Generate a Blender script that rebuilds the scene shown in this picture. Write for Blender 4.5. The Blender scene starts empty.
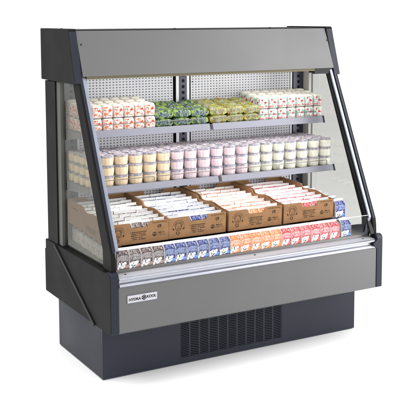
import bpy, math, random
from mathutils import Vector, Matrix, noise
S = bpy.context.scene
C = S.collection
random.seed(7)
W = 1.30

# ------------------------------------------------------------------ materials
def mat(name, col, rough=.5, metal=0., spec=.5, coat=0., bump=0., bscale=300., vary=0., vscale=8., attr=False):
    m = bpy.data.materials.new(name); m.use_nodes = True
    nt = m.node_tree; b = nt.nodes['Principled BSDF']
    b.inputs['Base Color'].default_value = (*col, 1)
    b.inputs['Roughness'].default_value = rough
    b.inputs['Metallic'].default_value = metal
    b.inputs['Specular IOR Level'].default_value = spec
    b.inputs['Coat Weight'].default_value = coat
    b.inputs['Coat Roughness'].default_value = .15
    tc = nt.nodes.new('ShaderNodeTexCoord')
    src = None
    if attr:
        a = nt.nodes.new('ShaderNodeVertexColor'); a.layer_name = 'col'
        src = a.outputs['Color']
        nt.links.new(src, b.inputs['Base Color'])
    if vary:
        n = nt.nodes.new('ShaderNodeTexNoise'); n.inputs['Scale'].default_value = vscale; n.inputs['Detail'].default_value = 6
        nt.links.new(tc.outputs['Object'], n.inputs['Vector'])
        mr = nt.nodes.new('ShaderNodeMapRange'); mr.inputs[1].default_value = .3; mr.inputs[2].default_value = .7
        mr.inputs[3].default_value = 1-vary; mr.inputs[4].default_value = 1+vary
        nt.links.new(n.outputs['Fac'], mr.inputs[0])
        hs = nt.nodes.new('ShaderNodeHueSaturation')
        if src: nt.links.new(src, hs.inputs['Color'])
        else: hs.inputs['Color'].default_value = (*col, 1)
        nt.links.new(mr.outputs[0], hs.inputs['Value'])
        nt.links.new(hs.outputs[0], b.inputs['Base Color'])
        mr2 = nt.nodes.new('ShaderNodeMapRange'); mr2.inputs[1].default_value = .3; mr2.inputs[2].default_value = .7
        mr2.inputs[3].default_value = max(0, rough-.06); mr2.inputs[4].default_value = min(1, rough+.06)
        nt.links.new(n.outputs['Fac'], mr2.inputs[0]); nt.links.new(mr2.outputs[0], b.inputs['Roughness'])
    if bump:
        n2 = nt.nodes.new('ShaderNodeTexNoise'); n2.inputs['Scale'].default_value = bscale; n2.inputs['Detail'].default_value = 4
        nt.links.new(tc.outputs['Object'], n2.inputs['Vector'])
        bp = nt.nodes.new('ShaderNodeBump'); bp.inputs['Strength'].default_value = bump; bp.inputs['Distance'].default_value = .001
        nt.links.new(n2.outputs['Fac'], bp.inputs['Height']); nt.links.new(bp.outputs[0], b.inputs['Normal'])
    return m

def glass_mat(name, tint, refl, rough=.02):
    m = bpy.data.materials.new(name); m.use_nodes = True
    nt = m.node_tree; nt.nodes.clear()
    o = nt.nodes.new('ShaderNodeOutputMaterial'); mx = nt.nodes.new('ShaderNodeMixShader')
    t = nt.nodes.new('ShaderNodeBsdfTransparent'); t.inputs[0].default_value = (*tint, 1)
    g = nt.nodes.new('ShaderNodeBsdfGlossy'); g.inputs['Roughness'].default_value = rough; g.inputs[0].default_value = (.9, .92, .88, 1)
    lw = nt.nodes.new('ShaderNodeLayerWeight'); lw.inputs[0].default_value = .5
    pw = nt.nodes.new('ShaderNodeMath'); pw.operation = 'POWER'; pw.inputs[1].default_value = 4.
    f = nt.nodes.new('ShaderNodeMath'); f.operation = 'MULTIPLY_ADD'; f.inputs[1].default_value = .35; f.inputs[2].default_value = refl
    nt.links.new(lw.outputs['Facing'], pw.inputs[0]); nt.links.new(pw.outputs[0], f.inputs[0])
    nt.links.new(f.outputs[0], mx.inputs[0]); nt.links.new(t.outputs[0], mx.inputs[1]); nt.links.new(g.outputs[0], mx.inputs[2])
    nt.links.new(mx.outputs[0], o.inputs[0])
    return m

M = dict(
    black=mat('black_powder_coat', (.0075, .0075, .0072), .55, 0, .1, bump=.25, bscale=900, vary=.12, vscale=5),
    blackgloss=mat('black_trim_navy_cast', (.006, .0075, .017), .38, 0, .3, vary=.1, vscale=9),  # black trim; the navy look of front-lit faces is put into the colour
    rubber=mat('black_rubber', (.006, .006, .007), .5, 0, .3),
    base=mat('slate_painted_steel', (.015, .017, .028), .48, 0, .28, bump=.2, bscale=900, vary=.1, vscale=4),
    grey=mat('grey_satin_steel', (.118, .118, .118), .42, .6, .45, bump=.12, bscale=1200, vary=.04, vscale=3),
    chrome=mat('bright_aluminium', (.40, .41, .46), .30, .75, .5, vary=.05, vscale=12),
    ledge=mat('satin_white_ledge', (.40, .40, .43), .5, .1, .4),
    alu=mat('brushed_aluminium', (.24, .26, .32), .36, .8, .5, vary=.06, vscale=14),
    shelf=mat('lilac_grey_enamel', (.225, .225, .27), .42, .1, .5, vary=.04, vscale=10),
    shelfgrey=mat('grey_enamel', (.22, .22, .22), .45, 0, .5),
    white=mat('white_enamel', (.74, .74, .77), .4, 0, .5),
    navy=mat('slotted_upright_steel', (.055, .058, .080), .4, .3, .5),
    hole=mat('dark_opening', (.006, .006, .007), .8, 0, .2),
    olive=mat('olive_honeycomb', (.125, .105, .052), .6),
    deck=mat('dark_deck', (.13, .12, .115), .4, .3),
    wire=mat('steel_wire', (.24, .22, .20), .35, .6),
    kraft=mat('kraft_cardboard', (.255, .140, .068), .9, 0, .2, bump=.4, bscale=500, vary=.13, vscale=25),
    ink=mat('dark_brown_print', (.022, .013, .009), .85, 0, .2),
    printed=mat('printed_carton_board', (1, 1, 1), .5, 0, .25, attr=True, vary=.06, vscale=60),
    foil=mat('printed_plastic_film', (1, 1, 1), .32, 0, .35, attr=True, bump=.4, bscale=160),
    fin=mat('white_carton_board', (.83, .83, .82), .5, 0, .4, vary=.03, vscale=60),
    plate=mat('silver_nameplate', (.44, .44, .47), .4, .3),
    dark=mat('dark_brown_enamel', (.045, .035, .032), .5),
    liner=mat('pale_grey_liner', (.46, .46, .43), .5),
    frame=mat('grey_glazing_frame', (.075, .075, .07), .5),
    screw=mat('dark_screw', (.02, .02, .03), .35, .6),
    floor=mat('white_studio_floor', (.96, .96, .96), .7, 0, .2),
    glass=glass_mat('side_glass', (.79, .792, .775), .035),
    acrylic=glass_mat('clear_acrylic', (.985, .99, .99), .012),
    acrylic_edge=mat('acrylic_edge', (.75, .8, .8), .2),
    redmark=mat('red_sticker', (.5, .03, .03), .5),
)

# perforated white panel: real slots are represented by dark openings, pattern in object space
def perforated():
    m = mat('perforated_white_panel', (.62, .62, .66), .45)
    nt = m.node_tree; b = nt.nodes['Principled BSDF']
    tc = [n for n in nt.nodes if n.type == 'TEX_COORD'][0]
    sp = nt.nodes.new('ShaderNodeSeparateXYZ'); nt.links.new(tc.outputs['Object'], sp.inputs[0])
    def mth(op, a, bb=None):
        n = nt.nodes.new('ShaderNodeMath'); n.operation = op
        for i, v in enumerate((a, bb)):
            if v is None: continue
            if isinstance(v, (int, float)): n.inputs[i].default_value = v
            else: nt.links.new(v, n.inputs[i])
        return n.outputs[0]
    px, pz = .01555, .0119
    fx = mth('ABSOLUTE', mth('SUBTRACT', mth('FRACT', mth('DIVIDE', sp.outputs[0], px)), .5))
    fz = mth('ABSOLUTE', mth('SUBTRACT', mth('FRACT', mth('DIVIDE', sp.outputs[2], pz)), .5))
    hx = mth('LESS_THAN', fx, .24); hz = mth('LESS_THAN', fz, .21)
    h = mth('MULTIPLY', hx, hz)
    mx = nt.nodes.new('ShaderNodeMixRGB'); mx.inputs[1].default_value = (.62, .62, .66, 1); mx.inputs[2].default_value = (.11, .11, .12, 1)
    nt.links.new(h, mx.inputs[0]); nt.links.new(mx.outputs[0], b.inputs['Base Color'])
    return m
M['perf'] = perforated()

# ------------------------------------------------------------------ mesh helpers
class MB:
    def __init__(s): s.v = []; s.f = []; s.c = []
    def add(s, vs, fs, cols=None):
        o = len(s.v); s.v += [tuple(v) for v in vs]; s.f += [tuple(i+o for i in f) for f in fs]
        s.c += cols if cols else [(1, 1, 1)]*len(vs)
        return s
    def box(s, x0, x1, y0, y1, z0, z1):
        vs = [(x, y, z) for x in (x0, x1) for y in (y0, y1) for z in (z0, z1)]
        return s.add(vs, [(0, 1, 3, 2), (4, 6, 7, 5), (0, 4, 5, 1), (2, 3, 7, 6), (0, 2, 6, 4), (1, 5, 7, 3)])
    def prism(s, prof, x0, x1):          # closed (y, z) outline swept along x
        n = len(prof)
        vs = [(x0, y, z) for y, z in prof]+[(x1, y, z) for y, z in prof]
        fs = [tuple(range(n)), tuple(range(2*n-1, n-1, -1))]+[(i, i+n, (i+1) % n+n, (i+1) % n) for i in range(n)]
        return s.add(vs, fs)
    def prism_y(s, prof, y0, y1):        # closed (x, z) outline swept along y
        n = len(prof)
        vs = [(x, y0, z) for x, z in prof]+[(x, y1, z) for x, z in prof]
        fs = [tuple(range(n)), tuple(range(2*n-1, n-1, -1))]+[(i, i+n, (i+1) % n+n, (i+1) % n) for i in range(n)]
        return s.add(vs, fs)
    def tube(s, pts, r, n=8):
        pts = [Vector(p) for p in pts]; rings = []
        for i, p in enumerate(pts):
            d = (pts[min(i+1, len(pts)-1)]-pts[max(i-1, 0)]).normalized()
            a = d.cross(Vector((0.3, .9, .1))).normalized(); b = d.cross(a)
            rings.append([p+(a*math.cos(2*math.pi*k/n)+b*math.sin(2*math.pi*k/n))*r for k in range(n)])
        vs = [v for R in rings for v in R]
        fs = [(i*n+k, i*n+(k+1) % n, (i+1)*n+(k+1) % n, (i+1)*n+k) for i in range(len(pts)-1) for k in range(n)]
        fs += [tuple(range(n-1, -1, -1)), tuple(range((len(pts)-1)*n, len(pts)*n))]
        return s.add(vs, fs)
    def lathe(s, prof, n=24, colf=None, rib=0):
        vs = []; cs = []
        for (r, z) in prof:
            for k in range(n):
                a = 2*math.pi*k/n; rr = r*(1+(rib if k % 2 else 0))
                vs.append((rr*math.cos(a), rr*math.sin(a), z)); cs.append(colf(k, r, z) if colf else (1, 1, 1))
        m = len(prof)
        fs = [(i*n+k, i*n+(k+1) % n, (i+1)*n+(k+1) % n, (i+1)*n+k) for i in range(m-1) for k in range(n)]
        fs += [tuple(range(n-1, -1, -1)), tuple(range((m-1)*n, m*n))]
        return s.add(vs, fs, cs)
    def grid(s, P, nu, nv, colf):        # P(u, v) -> point, coloured per vertex
        vs = []; cs = []
        for j in range(nv+1):
            for i in range(nu+1):
                u, v = i/nu, j/nv
                vs.append(P(u, v)); cs.append(colf(u, v))
        fs = [(j*(nu+1)+i, j*(nu+1)+i+1, (j+1)*(nu+1)+i+1, (j+1)*(nu+1)+i) for j in range(nv) for i in range(nu)]
        return s.add(vs, fs, cs)
    def mesh(s, name, m, smooth=False, color=False, recalc=True):
        me = bpy.data.meshes.new(name); me.from_pydata(s.v, [], s.f)
        if color:
            ca = me.color_attributes.new('col', 'FLOAT_COLOR', 'POINT')
            ca.data.foreach_set('color', [x for c in s.c for x in (c[0], c[1], c[2], 1.)])
        me.materials.append(m)
        if recalc:
            import bmesh
            bm = bmesh.new(); bm.from_mesh(me); bmesh.ops.recalc_face_normals(bm, faces=bm.faces); bm.to_mesh(me); bm.free()
        if smooth: me.polygons.foreach_set('use_smooth', [True]*len(me.polygons))
        me.update()
        return me

def link(name, me, parent=None, bevel=0., seg=2):
    o = bpy.data.objects.new(name, me); C.objects.link(o)
    if parent:
        o.parent = parent
        if parent.type == 'EMPTY' and parent.get('world_space'): o.location = -Vector(parent.location)
    if bevel:
        b = o.modifiers.new('b', 'BEVEL'); b.width = bevel; b.segments = seg; b.limit_method = 'ANGLE'; b.angle_limit = .6
        b.harden_normals = False
    return o
def part(name, mb, m, parent, bevel=0., smooth=False, seg=2, label=None):
    o = link(name, mb.mesh(name, m if not isinstance(m, str) else M[m], smooth), parent, bevel, seg)
    if label: o['label'] = label
    return o
def tag(o, label, cat, group=None):
    o['label'] = label; o['category'] = cat
    if group: o['group'] = group
    return o
ORD = ['first', 'second', 'third', 'fourth', 'fifth', 'sixth', 'seventh', 'eighth', 'ninth', 'tenth', 'eleventh', 'twelfth', 'thirteenth',
       'fourteenth', 'fifteenth', 'sixteenth', 'seventeenth', 'eighteenth', 'nineteenth', 'twentieth', 'twenty-first', 'twenty-second']

# ------------------------------------------------------------------ setting
fl = link('floor', MB().add([(-40, -40, 0), (40, -40, 0), (40, 40, 0), (-40, 40, 0)], [(0, 1, 2, 3)]).mesh('floor', M['floor']))
fl['kind'] = 'structure'

# ------------------------------------------------------------------ display case
case = bpy.data.objects.new('refrigerated_display_case', None); C.objects.link(case)
case.location = (.65, .38, 0); case['world_space'] = True
tag(case, 'grey and black open-front refrigerated display case with sloping sides standing on the white floor', 'display case')

SL = .055          # the deck rises slightly to the back
def rounded(pts, rads, n=6):
    out = []
    L = len(pts)
    for i, (p, r) in enumerate(zip(pts, rads)):
        p = Vector(p)
        if r <= 0: out.append(tuple(p)); continue
        a = (Vector(pts[i-1])-p).normalized(); b = (Vector(pts[(i+1) % L])-p).normalized()
        ang = a.angle(b); d = r/math.tan(ang/2)
        c = p+(a+b).normalized()*(r/math.sin(ang/2))
        s = p+a*d-c; e = p+b*d-c
        a0 = math.atan2(s.y, s.x); a1 = math.atan2(e.y, e.x)
        da = (a1-a0+math.pi) % (2*math.pi)-math.pi
        for k in range(n+1):
            t = a0+da*k/n; out.append((c.x+r*math.cos(t), c.y+r*math.sin(t)))
    return out

T = .0341
D = .698
# lower body -----------------------------------------------------------------
pan = MB().prism([(.008, .2285), (0, .2285+.006), (0, .409), (.006, .409), (.006, .2345), (.014, .2345), (.014, .2285)], T, W-T)
fp = part('front_panel', pan, 'grey', case)
# bumper profile
part('ledge', MB().prism([(.0505, .4505), (.012, .4475), (.006, .446), (.006, .440), (.0505, .440)], T+.0005, W-T-.0005), 'ledge', case, .0006)
bp = [(.0055, .4472), (.002, .4465), (-.004, .4435), (-.0055, .4405), (-.004, .4375), (.002, .4355), (.006, .4335), (.007, .4295),
      (.0065, .4265), (.001, .4245), (-.0055, .4225), (-.0095, .4185), (-.0095, .4145), (-.0055, .411), (.003, .4093), (.0055, .4093)]
part('bumper', MB().prism(bp, T, W-T), 'chrome', case, .0006)
for x in (.075, .655, 1.215):
    sc = MB(); sc.lathe([(.004, 0), (.004, .0012), (.0025, .0022)], 12)
    o = part('ledge_screw', sc, 'screw', case); o.location = Vector((x, .030, .4492))-case.location
# end panels
ep = rounded([(0, .228), (0, .4705), (.055, .4605), (.688, .4605), (.688, .4165), (D, .4165), (D, .228)], [.014, .022, 0, .004, 0, .003, .004])
for x0, x1 in ((0, T), (W-T, W)):
    e = part('end_panel', MB().prism(ep, x0, x1), 'black', case, .0025)
    if x0 == 0:
        a = Vector((.573, .458)); b = Vector((.151, .228)); d = (b-a).normalized(); n = Vector((-d.y, d.x))*.0062
        a2 = a+d*.004; b2 = b+d*-.002
        part('diagonal_strip', MB().prism([tuple(a2+n), tuple(b2+n), tuple(b2+d*.004), tuple(b2-n), tuple(a2-n)], -.0065, -.0005), 'rubber', e, .0012)
# front-facing cap strips of the end panels, black paint with a lit navy cast coloured in
for x0, x1 in ((.0015, T-.001), (W-T+.001, W-.0015)):
    cap = rounded([(-.0035, .2315), (-.0035, .4715), (.035, .466), (.035, .2315)], [.006, .018, 0, 0])
    part('front_cap', MB().prism(cap, x0, x1), 'blackgloss', case, .002)
# small corner brackets beside the bumper
part('corner_bracket', MB().prism_y([(W-T-.028, .430), (W-T-.002, .452), (W-T-.002, .4115), (W-T-.010, .4115)], -.014, .004), 'blackgloss', case, .001)
# belly, back
part('belly_pan', MB().box(T, W-T, .0145, .69, .2365, .2455), 'black', case)
part('rear_shell', MB().box(.036, W-.036, .61, .692, .246, 1.355), 'black', case)
# base ------------------------------------------------------------------------
bx = .029; gx0, gx1, gz0, gz1 = .372, .872, .028, .218
b = MB().box(bx, W-bx, .168, .6194, .004, .2283)
base = part('base', b, 'base', case, .0015)
fpb = MB()
fpb.box(bx, gx0, .150, .1675, .004, .2283); fpb.box(gx1, W-bx, .150, .1675, .004, .2283)
fpb.box(gx0, gx1, .150, .1675, .004, gz0); fpb.box(gx0, gx1, .150, .1675, gz1, .2283)
part('kick_plate', fpb, 'base', base)
part('corner_seam', MB().box(bx-.0006, bx+.0012, .1492, .151, .006, .2275), 'blackgloss', base)
gr = MB(); nc = 11; pitch = (gx1-gx0)/nc
for i in range(nc+1):
    xc = gx0+i*pitch; gr.box(max(gx0, xc-.0035), min(gx1, xc+.0035), .1512, .1552, gz0, gz1)
nz = 26; pz = (gz1-gz0)/nz
for i in range(nc):
    xa = gx0+i*pitch+.0035; xb = xa+pitch-.007; xm = (xa+xb)/2
    for k in range(nz):
        z = gz0+k*pz
        up = .0022 if i % 2 else -.0022
        o = (0, 0)
        prof = [(xa, z+.0001+max(0, up)), (xb, z+.0001+max(0, -up)), (xb, z+.0038+max(0, -up)), (xa, z+.0038+max(0, up))]
        gr.prism_y(prof, .1514, .1546)
part('vent_grille', gr, 'base', base)
part('grille_recess', MB().box(gx0+.001, gx1-.001, .1655, .1672, gz0+.001, gz1-.001), 'hole', base)
part('foot_strip', MB().box(bx+.01, W-bx-.02, .160, .612, 0, .0038), 'rubber', base)
# nameplate -------------------------------------------------------------------
npz = MB().box(.067, .193, -.0022, -.0004, .345, .3752)
nameplate = part('nameplate', npz, 'plate', fp, .0006)
def text_mesh(body, size, m, shear=0.):
    cu = bpy.data.curves.new('t', 'FONT'); cu.body = body; cu.size = size; cu.align_x = 'CENTER'; cu.align_y = 'CENTER'
    cu.extrude = .0002; cu.shear = shear; cu.offset = size*.035
    o = bpy.data.objects.new('t', cu); C.objects.link(o)
    bpy.context.view_layer.update()
    me = bpy.data.meshes.new_from_object(o.evaluated_get(bpy.context.evaluated_depsgraph_get()))
    bpy.data.objects.remove(o); me.materials.clear(); me.materials.append(m)
    return me
def wordmark(body, cx, cz, w, h, name):
    me = text_mesh(body, .02, M['ink'], .12)
    xs = [v.co.x for v in me.vertices]; ys = [v.co.y for v in me.vertices]
    sx = w/(max(xs)-min(xs)); sy = h/(max(ys)-min(ys)); mx = (max(xs)+min(xs))/2; my = (max(ys)+min(ys))/2
    for v in me.vertices:
        x, y, z = v.co; v.co = ((x-mx)*sx, -z, (y-my)*sy)
    o = link(name, me, nameplate); o.location = (cx, -.0025, cz)
    return o
wordmark('HYDRA', .0985, .3585, .050, .0105, 'lettering')
wordmark('KOOL', .1680, .3610, .040, .0105, 'lettering')
sf = MB()
for k in range(6):
    a = math.pi/3*k+math.pi/6; dx, dz = math.cos(a), math.sin(a)
    def bar(p, q, w):
        p = Vector(p); q = Vector(q); d = (q-p).normalized(); n = Vector((-d.y, d.x))*w
        sf.prism_y([tuple(p+n), tuple(q+n), tuple(q-n), tuple(p-n)], -.00285-.00002*k, -.0022)
    c = Vector((.1365, .360))
    bar(c+Vector((dx, dz))*.001, c+Vector((dx, dz))*.0098, .0013)
    for sgn in (-1, 1):
        aa = a+sgn*.8; q = c+Vector((dx, dz))*.006
        bar(q, q+Vector((math.cos(aa), math.sin(aa)))*.005, .0009)
part('snowflake_emblem', sf, 'ink', nameplate)
rim = MB()
for (x0, x1, z0, z1) in ((.067, .193, .345, .3462), (.067, .193, .374, .3752), (.067, .0682, .3462, .374), (.1918, .193, .3462, .374)):
    rim.box(x0, x1, -.0029, -.0023, z0, z1)
part('plate_rim', rim, 'alu', nameplate)

# header ------------------------------------------------------------------------
yt, yh, zt, zhb, zcb = .388, .317, 1.362, 1.181, 1.150
hp = MB().prism([(yt, zt-.002), (yh, zhb), (yh+.008, zhb-.0005), (yt+.008, zt-.004)], T+.001, W-T-.001)
part('header_panel', hp, 'grey', case)
part('header_top', MB().box(T, W-T, yt+.003, .692, zt-.004, zt+.001), 'black', case)
part('header_floor', MB().box(T, W-T, yh+.030, .60, 1.182, 1.188), 'white', case)
part('air_grille', MB().box(T+.02, 1.165, yh+.010, yh+.0295, 1.169, 1.1805), 'olive', case)
part('air_grille_end', MB().box(1.1655, W-T, yh+.010, yh+.0295, 1.155, 1.1805), 'rubber', case)
hc = rounded([(D, zcb+.003), (yh, zcb), (yt-.006, zt+.006), (D, zt+.006)], [.004, .004, .010, .005])
for x0, x1 in ((0, T), (W-T, W)):
    e = part('header_cap', MB().prism(hc, x0, x1), 'black', case, .002)
    fc = [(yh-.003, zcb+.003), (yt-.009, zt-.004), (yt+.004, zt-.002), (yh+.010, zcb+.003)]
    part('cap_face', MB().prism(fc, x0+.001, x1-.001), 'blackgloss', e, .0012)
for x, y in ((.03, .522), (.486, .394), (.968, .394)):
    sc = MB().lathe([(.007, 0), (.007, .002), (.004, .0045)], 12); o = part('top_screw', sc, 'screw', case)
    o.location = Vector((x, y+.004, zt+.0012 if x > .1 else zt+.003))-case.location
for x in (.049, W-.049+.018):
    sc = MB().lathe([(.0035, 0), (.0035, .002), (.002, .0028)], 12); o = part('panel_screw', sc, 'screw', case)
    z = 1.306; y = yh+(z-zhb)*(yt-yh)/(zt-zhb)
    o.rotation_euler = (math.radians(90-21), 0, 0); o.location = Vector((x if x < 1 else 1.262, y-.0005, z))-case.location

# posts, slanted bars, glass ------------------------------------------------------
k = (.331-.035)/(1.184-.547)
def yf(z): return .331+(z-1.184)*k
for sgn in (0, 1):
    X = (lambda x: x) if sgn == 0 else (lambda x: W-x)
    def pr(name, prof, xa, xb, m, bev=.0015):
        a, b2 = sorted((X(xa), X(xb)))
        return part(name, MB().prism(prof, a, b2), m, case, bev)
    pr('rear_post', [(.548, .4615), (.664, .4615), (.664, 1.1495), (.548, 1.1495)], .004, .033, 'black')
    pr('glazing_frame', [(.508, .4615), (.5475, .4615), (.5475, 1.1495), (.508, 1.1495)], .010, .031, 'frame')
    z0, z1 = .535, 1.182
    bar = [(yf(z0), z0), (yf(z1), z1), (yf(z1)+.062, z1), (yf(z0)+.075, z0), (.100, .4615), (.022, .462), (.024, z0-.03)]
    pr('slanted_post', bar, .015, .0345, 'black', .002)
    pr('post_trim', [(yf(z0)-.003, z0), (yf(z1)-.003, z1), (yf(z1)+.012, z1), (yf(z0)+.012, z0)], .0225, .0335, 'blackgloss', .001)
    pr('silver_trim', [(yf(.54)+.001, .54), (yf(z1)+.001, z1), (yf(z1)+.010, z1), (yf(.54)+.010, .54)], .036, .051, 'alu', .0022)
    if sgn: pr('silver_trim_foot', [(.052, .456), (yf(.539)+.002, .539), (yf(.539)+.012, .539), (.064, .456)], .038, .053, 'alu', .002)
    zi = .47 if sgn else .53
    pr('inner_seal', [(yf(zi)+.013, zi), (yf(z1)+.013, z1), (yf(z1)+.026, z1), (yf(zi)+.026, zi)], .036, .0545, 'rubber', .001)
    g = pr('side_glass', [(yf(.47)+.06, .465), (.510, .465), (.510, 1.15), (yf(1.15)+.05, 1.15)], .022, .0226, 'glass', 0)
    g2 = pr('deck_corner_trim', [(.075, .4630), (.20, .4630), (.20, .470), (.10, .497), (.085, .497)], .0352, .056, 'blackgloss', .001)
part('inner_liner', MB().box(W-.0375, W-.0352, .509, .5495, .449, 1.160).box(W-.0375, W-.0235, .5045, .5075, .4625, 1.149), 'liner', case)
# deck
part('deck', MB().prism([(.051, .4465), (.0525, .4608), (.054, .4622), (.106, .4622), (.608, .4622+SL*.50), (.608, .4465)], T+.001, W-T-.001), 'deck', case)
# sneeze guard
gd = part('front_guard', MB().box(.040, 1.262, .0400, .0425, .4502, .5475), 'acrylic', case)
part('guard_edge', MB().box(.040, 1.2645, .0395, .043, .5476, .5492), 'acrylic_edge', gd)
part('guard_edge', MB().box(1.2622, 1.2645, .0395, .043, .4537, .5475), 'acrylic_edge', gd)
part('guard_edge', MB().box(.0375, .0398, .0395, .043, .4537, .5475), 'acrylic_edge', gd)
part('guard_sticker', MB().box(1.2600, 1.2655, .0375, .0390, .532, .541), 'redmark', gd)

# back wall -----------------------------------------------------------------------
for x0, x1 in ((.108, .560), (.650, 1.190)):
    part('perforated_panel', MB().box(x0, x1, .5570, .5590, .449, 1.181), 'perf', case)
part('duct_panel', MB().box(.036, W-.036, .566, .60, .449, 1.181), 'hole', case)
for x0, x1 in ((.052, .100), (.589, .627), (1.205, 1.2625)):
    u = MB().box(x0, x1, .5500, .5565, .449, 1.1812)
    up = part('upright', u, 'navy', case, .0008)
    sl = MB(); z = .47; xc = (x0+x1)/2
    while z < 1.17:
        sl.box(xc-.006, xc+.006, .5488, .5498, z, z+.013); z += .0262
    part('slot_row', sl, 'hole', up)
for x0, x1 in ((.574, .5885), (.6275, .641), (.101, .1075), (1.1905, 1.1995), (.036, .0515)):
    part('white_filler', MB().box(x0, x1, .5525, .5565, .449, 1.1812), 'white', case)
for x in (.655, .546):
    o = part('panel_screw', MB().lathe([(.0035, 0), (.003, .002)], 10), 'screw', case); o.rotation_euler = (math.pi/2, 0, 0)
    o.location = Vector((x+.004, .5568, 1.125))-case.location

# shelves ---------------------------------------------------------------------------
def shelf(yfr, ztop, zbot, x0, x1):
    sh = part('shelf', MB().prism([(yfr+.004, ztop-.006), (yfr+.004, ztop-.010), (.548, ztop-.010), (.548, ztop-.006)], x0, x1), 'shelfgrey', case)
    lip = MB().prism([(yfr+.0035, ztop), (yfr, ztop-.002), (yfr-.009, zbot+.001), (yfr-.007, zbot), (yfr+.0035, zbot+.003)], x0+.0015, x1-.0015)
    part('price_rail', lip, 'shelf', sh, .0008)
    for xa in (x0, x1-.003):
        part('shelf_bracket', MB().prism([(.548, ztop-.0105), (yfr+.0045, ztop-.0105), (yfr+.0045, zbot+.001), (.548, zbot-.022)], xa+.0002, xa+.0028), 'shelfgrey', sh)
    if x1 > 1:
        part('rail_end_cap', MB().prism([(yfr+.0035, ztop+.002), (yfr-.002, ztop), (yfr-.012, zbot-.001), (yfr+.0035, zbot-.001)], x1-.0012, x1+.006), 'blackgloss', sh, .0008)
    return sh
ws = {}
for lvl, (yfr, ztop, zbot, xm) in enumerate(((.372, .956, .926, .6485), (.289, .740, .7135, .6425))):
    for s, (x0, x1) in enumerate(((.0425, xm-.006), (xm+.006, 1.247))):
        sh = shelf(yfr, ztop, zbot, x0, x1)
        n = 1 if lvl == 0 else 2
        tot = (x1-x0-.05)
        for q in range(n):
            xa = x0+.02+q*(tot/n)+(.01 if q else 0); xb = x0+.02+(q+1)*tot/n
            zz = ztop+.022; y = yfr+.008
            r = .004
            pts = [(xa, y, ztop-.006), (xa, y, zz-r), (xa+r*.3, y, zz-r*.3), (xa+r, y, zz), (xb-r, y, zz), (xb-r*.3, y, zz-r*.3), (xb, y, zz-r), (xb, y, ztop-.006)]
            part('wire_fence', MB().tube(pts, .0017, 6), 'wire', sh, smooth=True)

# ------------------------------------------------------------------ printed things
def h2(*a):
    x = math.sin(sum(v*w for v, w in zip(a, (12.9898, 78.233, 37.719, 4.581))))*43758.5453
    return x-math.floor(x)
def glyph(u, v, ncol, seed):             # pseudo lettering in a band, u,v in 0..1
    i = int(u*ncol); fu = u*ncol-i
    if h2(i, seed, 9) < .12: return False
    if fu > .78: return False
    cx = int(fu/.78*3); cy = int(v*5)
    if cx == 0 and h2(i, seed, 3) < .8: return True
    return h2(i*3+cx, cy, seed, 1) < .5
def mix(a, b, t): return tuple(x*(1-t)+y*t for x, y in zip(a, b))
PAL = dict(
    brown=dict(base=(.062, .022, .016), text=(.42, .40, .41), acc=(.42, .22, .15)),
    blue=dict(base=(.006, .012, .13), text=(.30, .36, .58), acc=(.10, .30, .75)),
    orange=dict(base=(.72, .155, .012), text=(.74, .56, .44), acc=(.80, .30, .06)),
    red=dict(base=(.48, .002, .008), text=(.70, .50, .53), acc=(.62, .05, .07)),
)
def carton_front(pal, seed):
    B, Tt, A = pal['base'], pal['text'], pal['acc']
    def f(u, v):
        c = B
        n = noise.noise(Vector((u*5+seed*3, v*8, seed)))
        if n > .18: c = mix(B, Tt, .12)
        # arched top line
        vv = v+.10*(u-.5)**2*4*.5
        for (a, b2, nc_, sd, al) in ((.80, .93, 7, 1, .75), (.60, .74, 6, 2, .95), (.44, .57, 7, 3, .85)):
            if a < vv < b2 and .08 < u < .93 and glyph((u-.08)/.85, (vv-a)/(b2-a), nc_, sd+seed): return mix(c, Tt, al)
        # pale oval behind the name
        if ((u-.52)/.42)**2+((v-.60)/.17)**2 < 1: c = mix(c, Tt, .22)
        # cow blotches low down
        if v < .40:
            d = ((u-.34)/.34)**2+((v-.20)/.17)**2+noise.noise(Vector((u*9, v*14, seed+4)))*.7
            if ((u-.74)/.2)**2+((v-.13)/.09)**2 < 1: c = A
            if d < .95:
                c = (.86, .86, .86)
                if noise.noise(Vector((u*7+3, v*12, seed*2+1.))) > .22: c = (.03, .03, .035)
            if ((u-.66)/.14)**2+((v-.31)/.07)**2 < 1: c = (.85, .85, .85)
            if u < .16 and v < .14: c = (.85, .85, .85)
        fl_ = noise.noise(Vector((u*19+seed*5, v*30, seed*2.)))
        if fl_ > .30: c = mix(c, (.80, .80, .80), .45)
        elif fl_ < -.26: c = mix(c, (.02, .02, .025), .6)
        if u < .03 or u > .985: c = (.75, .75, .75)
        return c
    return f
def carton_side(seed):
    def f(u, v):
        c = (.60, .56, .50)
        r = int(v*14); fv = v*14-r
        if fv < .62 and .1 < u < .9 and h2(r, seed) > .15 and h2(int(u*11), r, seed) > .35: c = (.27, .24, .22)
        return c
    return f
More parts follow.
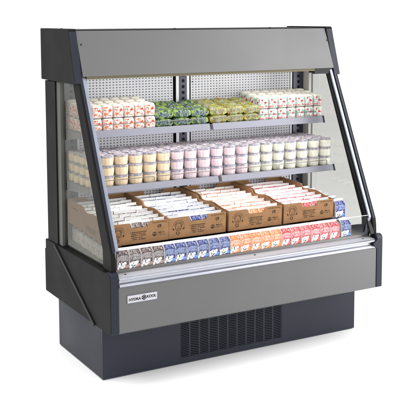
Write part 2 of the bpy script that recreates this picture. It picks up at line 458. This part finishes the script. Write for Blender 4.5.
def carton_mesh(kind, seed):
    pal = PAL[kind]; w, d, h, rz, top = .0245, .0245, .0560, .0712, .0775
    mb = MB(); ff = carton_front(pal, seed); fs = carton_side(seed)
    Hh = .0715
    for sg in (-1, 1):
        mb.grid(lambda u, v: ((u-.5)*2*w*(-sg), sg*d, v*h) if 1 else 0, 30, 44, lambda u, v: ff(u, v*h/Hh))
        mb.grid(lambda u, v: ((u-.5)*2*w*(-sg), sg*d*(1-v)+sg*.0012*v, h+(rz-h)*v), 22, 8, lambda u, v: mix(ff(u, (h+(rz-h)*v)/Hh), (.78, .78, .77), .9 if v > .86 else 0))
        mb.grid(lambda u, v: (sg*w, (u-.5)*2*d*sg, v*h), 14, 30, fs)
        # folded gable end: recessed triangle
        mb.add([(sg*w, -d, h), (sg*w, d, h), (sg*w, .001, rz), (sg*w, -.001, rz), (sg*(w-.012), 0, h+.006)],
               [(0, 1, 4), (1, 2, 4), (2, 3, 4), (3, 0, 4)], [mix(pal['base'], (.7, .7, .7), .6)]*4+[(.4, .4, .4)])
    mb.add([(-w, -d, 0), (w, -d, 0), (w, d, 0), (-w, d, 0)], [(0, 1, 2, 3)], [(.7, .7, .7)]*4)
    return mb.mesh('carton_body', M['printed'], color=True, recalc=False)
def fin_mesh():
    mb = MB().box(-.0245, .0245, -.0016, .0016, .0712, .0778)
    return mb.mesh('top_seam', M['fin'])
CM = {k2: [carton_mesh(k2, s) for s in (1, 2)] for k2 in PAL}
FM = fin_mesh()
COLN = dict(brown='brown', blue='blue', orange='orange', red='red')
def carton(kind, x, y, z, label, group, rot=0., tilt=0.):
    o = link('drink_carton', random.choice(CM[kind]))
    o.location = (x, y, z); o.rotation_euler = (tilt, 0, rot)
    f = bpy.data.objects.new('top_seam', FM); C.objects.link(f); f.parent = o
    f.rotation_euler = (0, 0, 0)
    return tag(o, label, 'carton', group)
zd = .4626
def dz(y): return max(0, y-.106)*SL
# front row on the deck
x = .0545+.0245
seq = ['brown']*4+['blue']*6+['orange']*5+['red']*6
cnt = {}
for i, kd in enumerate(seq):
    cnt[kd] = cnt.get(kd, 0)+1
    n = seq.count(kd)
    lab = f'{kd} gable-top drink carton in the front row on the deck, {ORD[cnt[kd]-1]} {kd} one from left'
    carton(kd, x+i*.0501, .080+random.uniform(-.0012, .0012), zd, lab, f'{kd} cartons in the front row', random.uniform(-.03, .03))
for j in range(1, 9):
    carton('brown', x, .080+j*.0508, zd+dz(.080+j*.0508), f'brown carton beside the left glass, {ORD[j-1]} behind the front row',
           'cartons along the left glass', random.uniform(-.03, .03))
xr = 1.1480
for j in range(8):
    lab = 'blue carton at the right end of the front row, just right of the red ones' if j == 0 else f'blue carton on the deck at the right end, {ORD[j-1]} behind the front one'
    carton('blue', xr, .083+j*.0508, zd+dz(.083+j*.0508), lab, 'blue cartons at the right end', random.uniform(-.05, .05)-(.10 if j == 0 else 0))
for j in range(8):
    carton('blue', xr-.002, .122+j*.0508, zd+.0782+dz(.122+j*.0508), f'blue carton stacked on top at the right end beside the box, {ORD[j]} from the front',
           'upper blue cartons at the right end', random.uniform(-.06, .06)-(.08 if j == 0 else 0))

# cardboard trays -----------------------------------------------------------------------
bw, bd, bh = .262, .412, .0845
def cardboard_box(x0, y0, z0, label):
    r = bpy.data.objects.new('cardboard_box', None); C.objects.link(r); r.location = (x0, y0, z0)
    tag(r, label, 'box', 'cardboard boxes of cartons')
    w = bw; t = .003
    nl, nr, nd = .094, .174, .021
    fr = [(0, 0), (w, 0), (w, bh), (nr+.006, bh), (nr, bh-.006), (nr-.004, bh-nd), (nl+.004, bh-nd), (nl, bh-.006), (nl-.006, bh), (0, bh)]
    f = part('front_wall', MB().prism_y(fr, 0, t), 'kraft', r, .0006)
    bk = [(0, 0), (w, 0), (w, bh+.014), (nr+.012, bh+.014), (nr, bh-.004), (nl, bh-.004), (nl-.012, bh+.014), (0, bh+.014)]
    part('back_wall', MB().prism_y(bk, bd-t, bd), 'kraft', r, .0006)
    sp = [(t+.0002, 0), (bd-t-.0002, 0), (bd-t-.0002, bh+.015), (.250, bh+.018), (.236, bh+.013), (.225, bh+.002), (.205, bh+.001), (.180, bh+.005), (.150, bh+.010), (.115, bh+.010),
          (.090, bh+.006), (.060, bh+.002), (.03, bh+.0005), (t+.0002, bh)]
    for xa in (0, w-t):
        sw = part('side_wall', MB().prism(sp, xa, xa+t), 'kraft', r, .0006)
        if xa == 0: SW = sw
    part('bottom', MB().box(t, w-t, t, bd-t, .0002, .003), 'kraft', r)
    # printing ---------------------------------------------------
    cells = set(); q = .001
    def dot(px, pz):
        i0, j0 = round(px/q), round(pz/q)
        cells.add((i0, j0)); cells.add((i0+1, j0))
    def stroke(pts, wd=.0009):
        for (a, b2) in zip(pts, pts[1:]):
            L = math.dist(a, b2); n = max(1, int(L/.0006))
            for i in range(n+1):
                dot(a[0]+(b2[0]-a[0])*i/n, a[1]+(b2[1]-a[1])*i/n)
                if wd > .0012: dot(a[0]+(b2[0]-a[0])*i/n+.001, a[1]+(b2[1]-a[1])*i/n)
    def line(xa, xb, z, hgt, seed):
        xx = xa; i = 0
        while xx < xb:
            if h2(i, seed) > .14:
                wl = .0022
                for gx in range(2):
                    for gz in range(int(hgt/q)):
                        if (gx == 0 and h2(i, seed, 5) > .2) or h2(i, gx, gz, seed) > .5: dot(xx+gx*q, z+gz*q)
            xx += .0038; i += 1
    # portrait roundel: curved caption over a smiling face
    cx, cz = .042, .044
    for i in range(19):
        a = math.radians(205-i*12.8)
        for rr in (.0245, .0257, .0269):
            if h2(i, rr*1e4) > .2:
                dot(cx+rr*math.cos(a), cz+.002+rr*math.sin(a)); dot(cx+rr*math.cos(a)+.001, cz+.002+rr*math.sin(a))
    stroke([(cx+.0135*math.cos(t2*.3), cz+.001+.0155*math.sin(t2*.3)) for t2 in range(22)])
    stroke([(cx+.017*math.cos(math.radians(a)), cz+.004+.0165*math.sin(math.radians(a))) for a in range(10, 171, 10)])
    stroke([(cx-.006, cz+.004), (cx-.003, cz+.0045)], .002); stroke([(cx+.003, cz+.0045), (cx+.006, cz+.004)], .002)
    stroke([(cx-.006, cz-.005), (cx-.002, cz-.0085), (cx+.002, cz-.0085), (cx+.006, cz-.005)], .002)
    stroke([(cx, cz+.001), (cx-.001, cz-.002), (cx+.001, cz-.002)])
    for sgx in (-1, 1):
        for e in range(3): stroke([(cx+sgx*(.026-.001*e), cz-.004-e*.002), (cx+sgx*(.021-.001*e), cz-.006-e*.002)], .002)
    stroke([(cx-.006, cz-.017), (cx-.010, cz-.024), (cx-.002, cz-.031), (cx+.004, cz-.026), (cx, cz-.019)], .002)
    # central block of five lines
    for i, (a, b2) in enumerate(((.094, .165), (.100, .158), (.096, .164), (.102, .156), (.098, .160))):
        line(a, b2, .044-i*.0072, .004, 11+i)
    # top right line, leaf swirl, round emblem with two lines
    line(.190, .200, .0745, .004, 31); line(.204, .250, .0745, .004, 33)
    stroke([(.2175, .0535), (.2125, .057), (.2135, .063), (.219, .0665), (.2225, .064), (.2205, .059), (.2165, .0575)], .002)
    stroke([(.2235, .0665), (.2265, .061), (.2245, .0555), (.2195, .0535)], .002)
    for i in range(-9, 10):
        for j in range(-8, 9):
            rr = math.hypot(i, j)
            if rr < 8.6 and (rr > 6.6 or (abs(i) < 2) or (j < -2 and abs(i) < 5) or (abs(i-j) < 2)) : dot(.199+i*q, .0295+j*q)
    line(.216, .240, .0320, .0055, 41); line(.214, .248, .0235, .0055, 43)
    mk = MB()
    for (i, j) in cells:
        X0, Z0 = i*q, j*q
        mk.add([(X0, -.0003, Z0), (X0+q, -.0003, Z0), (X0+q, -.0003, Z0+q), (X0, -.0003, Z0+q)], [(0, 1, 2, 3)])
    part('printed_marks', mk, 'ink', f)
    cells = set()
    line(.30, .37, .070, .005, 51)
    for i in range(3): line(.10+.01*i, .21, .030-i*.007, .004, 61+i)
    sm = MB()
    for (i, j) in cells:
        Y0, Z0 = i*q, j*q
        sm.add([(-.0003, Y0, Z0), (-.0003, Y0+q, Z0), (-.0003, Y0+q, Z0+q), (-.0003, Y0, Z0+q)], [(0, 1, 2, 3)])
    part('printed_marks', sm, 'ink', SW)
    return r
zb = zd+.0782
BX = [(.0365, 'brown'), (.3000, 'blue'), (.5750, 'orange'), (.8480, 'red')]
BL = ['leftmost cardboard box, beside the left glass, full of brown cartons', 'second cardboard box from the left, full of blue cartons',
      'third cardboard box from the left, full of orange cartons', 'rightmost cardboard box, full of red cartons']
boxroot = None
for bi, (x0, kd) in enumerate(BX):
    y0 = .1065+(.001 if bi % 2 else 0)
    if boxroot is None: boxroot = cardboard_box(x0, y0, zb, BL[bi]); r = boxroot
    else:
        r = boxroot.copy(); C.objects.link(r); r.location = (x0, y0, zb)
        for ch in list(boxroot.children):
            c = ch.copy(); C.objects.link(c); c.parent = r
            for g in ch.children:
                e = g.copy(); C.objects.link(e); e.parent = c
    r['label'] = BL[bi]
    r.rotation_euler = (SL, 0, random.uniform(-.004, .004))
    for row in range(8):
        for col in range(5):
            xx = x0+.0065+.0247+col*.0500+random.uniform(-.0006, .0006)
            yy = y0+.0040+.0255+row*.0502+random.uniform(-.0012, .0012)
            lab = f'{kd} carton in the {["leftmost", "second", "third", "rightmost"][bi]} cardboard box, {ORD[row]} row from front, {ORD[col]} from left'
            carton(kd, xx, yy, zb+.0036+SL*(yy-y0)+random.uniform(0, .001), lab, f'{kd} cartons standing in a cardboard box', random.uniform(-.045, .045), SL+random.uniform(-.04, .03)).scale.z = 1.05+random.uniform(-.015, .02)

# ------------------------------------------------------------------ cups
CUPC = dict(peach=((.76, .55, .30), 'peach'), pink=((.68, .50, .56), 'pink'), cream=((.70, .70, .56), 'cream'))
def cup_mesh(kd, seed):
    base = CUPC[kd][0]
    def cf(k, r, z):
        t = noise.noise(Vector((k*.9, z*60, seed*5.)))*.5+.5
        c = mix(base, (.78, .76, .72), max(0, min(.45, t-.3)))
        if k % 3 == 0: c = mix(c, (.9, .88, .86), .35)
        if z < .004: c = mix(c, (.6, .6, .65), .3)
        return c
    pr = [(.0240, 0), (.0262, .0012), (.0268, .006), (.0278, .015), (.0286, .024), (.0290, .0352)]
    return MB().lathe(pr, 32, cf, rib=.012).mesh('cup_body', M['printed'], smooth=True, color=True)
def lid_mesh(seed):
    def cf(k, r, z):
        t = noise.noise(Vector((math.cos(k*.2)*r*160, math.sin(k*.2)*r*160, seed*3.)))
        return (.27, .27, .33) if t < .05 else (.50, .48, .52)
    mb = MB().lathe([(.0287, .0345), (.0306, .0350), (.0308, .0366), (.0300, .0371), (.0301, .0392), (.0299, .0406), (.0292, .0411)], 32, cf)
    n = 18
    def P(u, v):
        a = 2*math.pi*u; r = .0288*v+.0002
        return (r*math.cos(a), r*math.sin(a), .0414)
    def pc(u, v):
        a = 2*math.pi*u; x, y = v*math.cos(a), v*math.sin(a)
        c = (.50, .48, .55)
        t = noise.noise(Vector((x*2.2, y*2.2, seed*7.)))
        if v < .82:
            c = (.74, .68, .60) if t > 0 else (.40, .33, .40)
            if abs(y) < .45 and h2(int(x*7+9), int(y*5+9), seed) > .55: c = (.13, .09, .16)
            if noise.noise(Vector((x*4, y*4, seed*9.))) > .33: c = (.42, .24, .14)
        return c
    mb.grid(P, 40, 14, pc)
    return mb.mesh('lid', M['printed'], smooth=False, color=True)
CU = {k2: [cup_mesh(k2, s) for s in range(3)] for k2 in CUPC}
LD = [lid_mesh(s) for s in range(5)]
LAY = ['bottom', 'middle', 'top']; ROWN = ['front', 'second', 'third', 'back']
cols = ['peach']*6+['pink']*6+['cream']*7
pit = .0640
for ci, kd in enumerate(cols):
    for row in range(4):
        for lay in range(3):
            if lay < 2 and row > 0 and ci not in (0, 18): continue
            xx = .0425+.0315+ci*pit+random.uniform(-.0012, .0012) - .0
            if ci > 5: xx += .001
            yy = .334+row*.0600+random.uniform(-.0012, .0012)
            if row == 3: yy = .514
            o = link('yogurt_cup', random.choice(CU[kd])); o.location = (xx, yy, .7350+lay*.0420)
            o.rotation_euler = (0, 0, random.uniform(0, 6.28))
            l = bpy.data.objects.new('lid', random.choice(LD)); C.objects.link(l); l.parent = o; l.rotation_euler = (0, 0, random.uniform(0, 6.28))
            n = ci-{'peach': 0, 'pink': 6, 'cream': 12}[kd]
            tag(o, f'{kd} lidded cup, {LAY[lay]} layer, {ROWN[row]} row, {ORD[n]} {kd} stack from the left', 'cup', f'{kd} cups on the middle shelf')

# ------------------------------------------------------------------ little white boxes on the top shelf
def pack_mesh(kind, seed):
    w, d, h = .0232, .0225, .0490
    def cf(u, v):
        c = (.70, .69, .67)
        if kind == 'left':
            t = noise.noise(Vector((u*8.4+seed*5, v*7.6, seed)))
            if t > .25: c = (.80, .16, .06)
            elif noise.noise(Vector((u*11+seed*9, v*10, 5.))) > .16: c = (.62, .46, .40)
            elif noise.noise(Vector((u*8+seed*9, v*7, 9.))) > .28: c = (.26, .16, .13)
            if ((u-.68)/.15)**2+((v-.60)/.10)**2 < 1: c = (.66, .06, .015)
            if ((u-.25)/.12)**2+((v-.30)/.07)**2 < 1 or ((u-.35)/.12)**2+((v-.83)/.06)**2 < 1: c = (.62, .09, .02)
        else:
            if noise.noise(Vector((u*5+seed*9, v*5, 5.))) > .20: c = (.25, .42, .31)
            elif noise.noise(Vector((u*8+seed*3, v*8, 2.))) > .24: c = (.33, .31, .34)
            if ((u-.58)/.14)**2+((v-.52)/.10)**2 < 1: c = (.62, .02, .02)
            if ((u-.25)/.13)**2+((v-.76)/.08)**2 < 1: c = (.55, .03, .03)
            if .1 < v < .26 and glyph(u, (v-.1)/.16, 5, seed): c = (.60, .05, .07)
        if v > .90: c = (.74, .71, .62)
        if v < .04: c = (.4, .36, .33)
        return c
    mb = MB()
    def bul(u, v): return 1+.05*math.sin(math.pi*v)-.10*max(0, v-.86)/.14
    def ring(u, v):
        a = u*4; s = int(a) % 4; t = (a-int(a))
        r = .18
        P = [(-1, -1), (1, -1), (1, 1), (-1, 1)]
        p = P[s]; q = P[(s+1) % 4]
        x = p[0]+(q[0]-p[0])*t; y = p[1]+(q[1]-p[1])*t
        # superellipse rounding
        m = (abs(x)**5+abs(y)**5)**(1/5)
        b2 = bul(u, v)
        return (x/m*w*b2, y/m*d*b2, v*h*.94+.0004)
    mb.grid(ring, 112, 26, lambda u, v: cf((u*4) % 1.0, v))
    def topf(u, v):
        x, y = u*2-1, v*2-1
        # square-to-rounded map
        m = max(abs(x), abs(y)); n = (abs(x)**5+abs(y)**5)**(1/5)
        s = m/n if n > 0 else 1
        e = bul(0, 1)
        return (x*s*w*e, y*s*d*e, h*.94+.0004+.0030*(1-m**6))
    mb.grid(topf, 10, 10, lambda u, v: (.74, .71, .62) if h2(int(u*6), int(v*6), seed) > .2 else (.62, .56, .48))
    return mb.mesh('pack', M['printed'], smooth=True, color=True)
PK = {k2: [pack_mesh(k2, s) for s in (1, 2, 3)] for k2 in ('left', 'right')}
zs = .9512
def packs(kind, x0, n, pw, desc, grp):
    for ci in range(n):
        for row in range(4):
            for lay in range(2):
                if lay == 0 and row > 0 and not ((kind == 'left' and ci == 0) or (kind == 'right' and ci == n-1)): continue
                o = link('small_white_pack', random.choice(PK[kind]))
                o.scale = (pw/.049, 1, (1.08, 1.10, 1.17, 1.24)[row])
                o.location = (x0+pw/2+ci*pw+random.uniform(-.001, .001), .404+row*.0465+random.uniform(-.001, .001), zs+lay*.0494*(1.08, 1.10, 1.17, 1.24)[row])
                o.rotation_euler = (0, 0, random.uniform(-.04, .04))
                tag(o, f'{desc}, {["lower", "upper"][lay]} layer, {ROWN[row]} row, {ORD[ci]} from left', 'food pack', grp)
packs('left', .0478, 7, .0482, 'small orange-spotted white pack', 'orange-spotted white packs at the left of the top shelf')
packs('right', .9060, 7, .0497, 'small red-and-green printed white pack', 'red and green printed packs at the right of the top shelf')

# ------------------------------------------------------------------ salad bags on the top shelf
def bag_mesh(kind, seed):
    w, d, h = .0440, .0300, .0200
    nu, nt = 64, 84
    # cross-section: squarish loop sampled evenly along its length
    raw = []
    for k in range(720):
        t = 2*math.pi*k/720; c, s_ = math.cos(t), math.sin(t)
        raw.append((math.copysign(abs(c)**.55, c), math.copysign(abs(s_)**.62, s_)))
    L = [0]
    for k in range(720):
        a, b2 = raw[k], raw[(k+1) % 720]; L.append(L[-1]+math.hypot((b2[0]-a[0])*d, (b2[1]-a[1])*h))
    sec = []; k = 0
    for i in range(nt):
        t = L[-1]*i/nt
        while L[k+1] < t: k += 1
        sec.append(raw[k])
    def P(i, j):
        x = -1+2*i/nu; x = math.sin(x*math.pi/2)*.7+x*.3
        cy, cz = sec[j % nt]
        e = max(0, 1-abs(x)**4.5)**.5
        q = Vector((x*w, cy*d*(.88+.12*e), h+cz*h*max(.04, e)))
        n = noise.noise(q*45+Vector((seed*7, 0, 0)))*.0050+noise.noise(q*120+Vector((0, seed*5, 0)))*.0022
        # radial creases running in from the welds
        n += .0016*abs(x)**3*math.sin(cy*9+cz*7+seed)
        q += Vector((0, cy, cz*.8))*n*(.3+.7*e)
        return q
    def cf(q, x):
        a = noise.noise(q*70+Vector((seed*4, 0, seed))); b2 = noise.noise(q*190+Vector((seed*2, seed*3., 0))); c2 = noise.noise(q*330+Vector((seed, 1., 4.)))
        if kind == 'green':
            c = (.012, .050, .020)
            if b2 > .02: c = (.040, .105, .022)
            if a+.5*b2 > .16: c = (.22, .32, .035)
            if a-.4*b2 < -.30: c = (.12, .15, .21)
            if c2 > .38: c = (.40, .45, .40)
            lab, ink = (.30, .34, .42), (.03, .06, .09)
        else:
            c = (.19, .235, .025)
            if b2 > .05: c = (.40, .41, .04)
            if a+.4*b2 > .30: c = (.34, .32, .26)
            if a-.4*b2 < -.30: c = (.30, .12, .012)
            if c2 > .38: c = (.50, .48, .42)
            lab, ink = (.42, .41, .40), (.14, .09, .05)
        if q.y < -.018 and abs(x) < .62 and .008 < q.z < .034:
            if b2 > .0: c = mix(c, lab, .5)
            v = (q.z-.012)/.018
            if 0 < v < 1 and glyph((x+.62)/1.24, v, 8, seed): c = mix(c, ink, .8)
        if abs(x) > .95: c = (.02, .07, .03) if kind == 'green' else (.36, .13, .012)
        return c
    mb = MB(); vs = []; cs = []
    for i in range(nu+1):
        for j in range(nt):
            q = P(i, j); vs.append(tuple(q)); cs.append(cf(q, q.x/w))
    fs = [(i*nt+j, i*nt+(j+1) % nt, (i+1)*nt+(j+1) % nt, (i+1)*nt+j) for i in range(nu) for j in range(nt)]
    fs += [tuple(range(nt-1, -1, -1)), tuple(range(nu*nt, (nu+1)*nt))]
    mb.add(vs, fs, cs)
    return mb.mesh('salad_bag', M['foil'], smooth=True, color=True)
BG = {k2: [bag_mesh(k2, s) for s in (1, 2, 3, 4)] for k2 in ('green', 'olive')}
for kind, x0, n, adj in (('green', .386, 3, 'dark green'), ('olive', .652, 3, 'yellow-green and orange')):
    for ci in range(n):
        for row in range(3):
            for lay in range(2):
                o = link('salad_bag', random.choice(BG[kind]))
                sag = .004*lay
                o.scale = (1, 1, (.95, 1.06, 1.22)[row])
                o.location = (x0+.0435+ci*.0865+random.uniform(-.002, .002)+lay*.002, .414+row*.0555+lay*.003, zs-.001+lay*.0385*(.95, 1.06, 1.22)[row])
                o.rotation_euler = (math.radians(random.uniform(2, 8)) if lay else 0, random.uniform(-.06, .06) if lay else 0, random.uniform(-.07, .07))
                tag(o, f'{adj} salad bag, {["lower", "upper"][lay]} layer, {["front", "middle", "back"][row]} row, {ORD[ci]} from the left of its colour', 'salad bag', f'{adj} salad bags on the top shelf')

# ------------------------------------------------------------------ light
wd = bpy.data.worlds.new('World'); S.world = wd; wd.use_nodes = True
bg = wd.node_tree.nodes['Background']; bg.inputs[0].default_value = (1, 1, 1, 1); bg.inputs[1].default_value = 1.06
def area(name, loc, target, sx, sy, power, col=(1, 1, 1)):
    l = bpy.data.lights.new(name, 'AREA'); l.shape = 'RECTANGLE'; l.size = sx; l.size_y = sy; l.energy = power; l.color = col
    o = bpy.data.objects.new(name, l); C.objects.link(o); o.location = loc
    o.rotation_euler = (Vector(target)-Vector(loc)).to_track_quat('-Z', 'Y').to_euler()
    return o
area('overhead_softbox', (.3, -2.2, 3.4), (.5, -.3, .2), 3.4, 2.6, 22)
area('right_softbox', (2.6, -1.15, 2.35), (1.2, -.1, .7), 1.5, 1.5, 36)
area('low_right_softbox', (2.7, -1.4, .75), (1.2, 0, .35), 1.0, 1.0, 34)
area('left_softbox', (-1.3, .1, 2.9), (-.9, .1, 0), 1.6, 2.0, 52)
area('canopy_lamp', (.65, .365, 1.164), (.65, .43, .6), 1.1, .03, .8)
area('shelf_fill', (.65, .395, .928), (.65, .47, .6), 1.1, .02, .65)  # added fill without a fixture, brightens the shaded goods under the shelf
area('shelf_fill', (.65, .310, .712), (.65, .42, .4), 1.1, .02, 1.05)  # second added fill, lifts the boxes at the back of the deck

# ------------------------------------------------------------------ camera
P = dict(cx=-1.3747480, cy=-3.1137090, cz=1.4160526, yaw=-.5139530, pitch=-.1102300, roll=-.0026065, f=937.3855, sy=-79.8972)
cyw, syw = math.cos(P['yaw']), math.sin(P['yaw']); cp, spp = math.cos(P['pitch']), math.sin(P['pitch'])
F = Vector((-syw*cp, cyw*cp, spp)); R = Vector((cyw, syw, 0)); U = R.cross(F)
c_, s_ = math.cos(P['roll']), math.sin(P['roll'])
R, U = c_*R+s_*U, -s_*R+c_*U
cam = bpy.data.cameras.new('camera'); co = bpy.data.objects.new('camera', cam); C.objects.link(co)
m = Matrix((R, U, -F)).transposed().to_4x4(); m.translation = (P['cx'], P['cy'], P['cz']); co.matrix_world = m
cam.sensor_width = 36; cam.lens = P['f']/400*36; cam.shift_y = P['sy']/400; cam.clip_end = 200; cam.clip_start = .05
S.camera = co
S.view_settings.view_transform = 'Standard'; S.view_settings.look = 'None'; S.view_settings.exposure = 0; S.view_settings.gamma = 1
S.render.engine = 'CYCLES'
S.cycles.transparent_max_bounces = 16
del case['world_space']
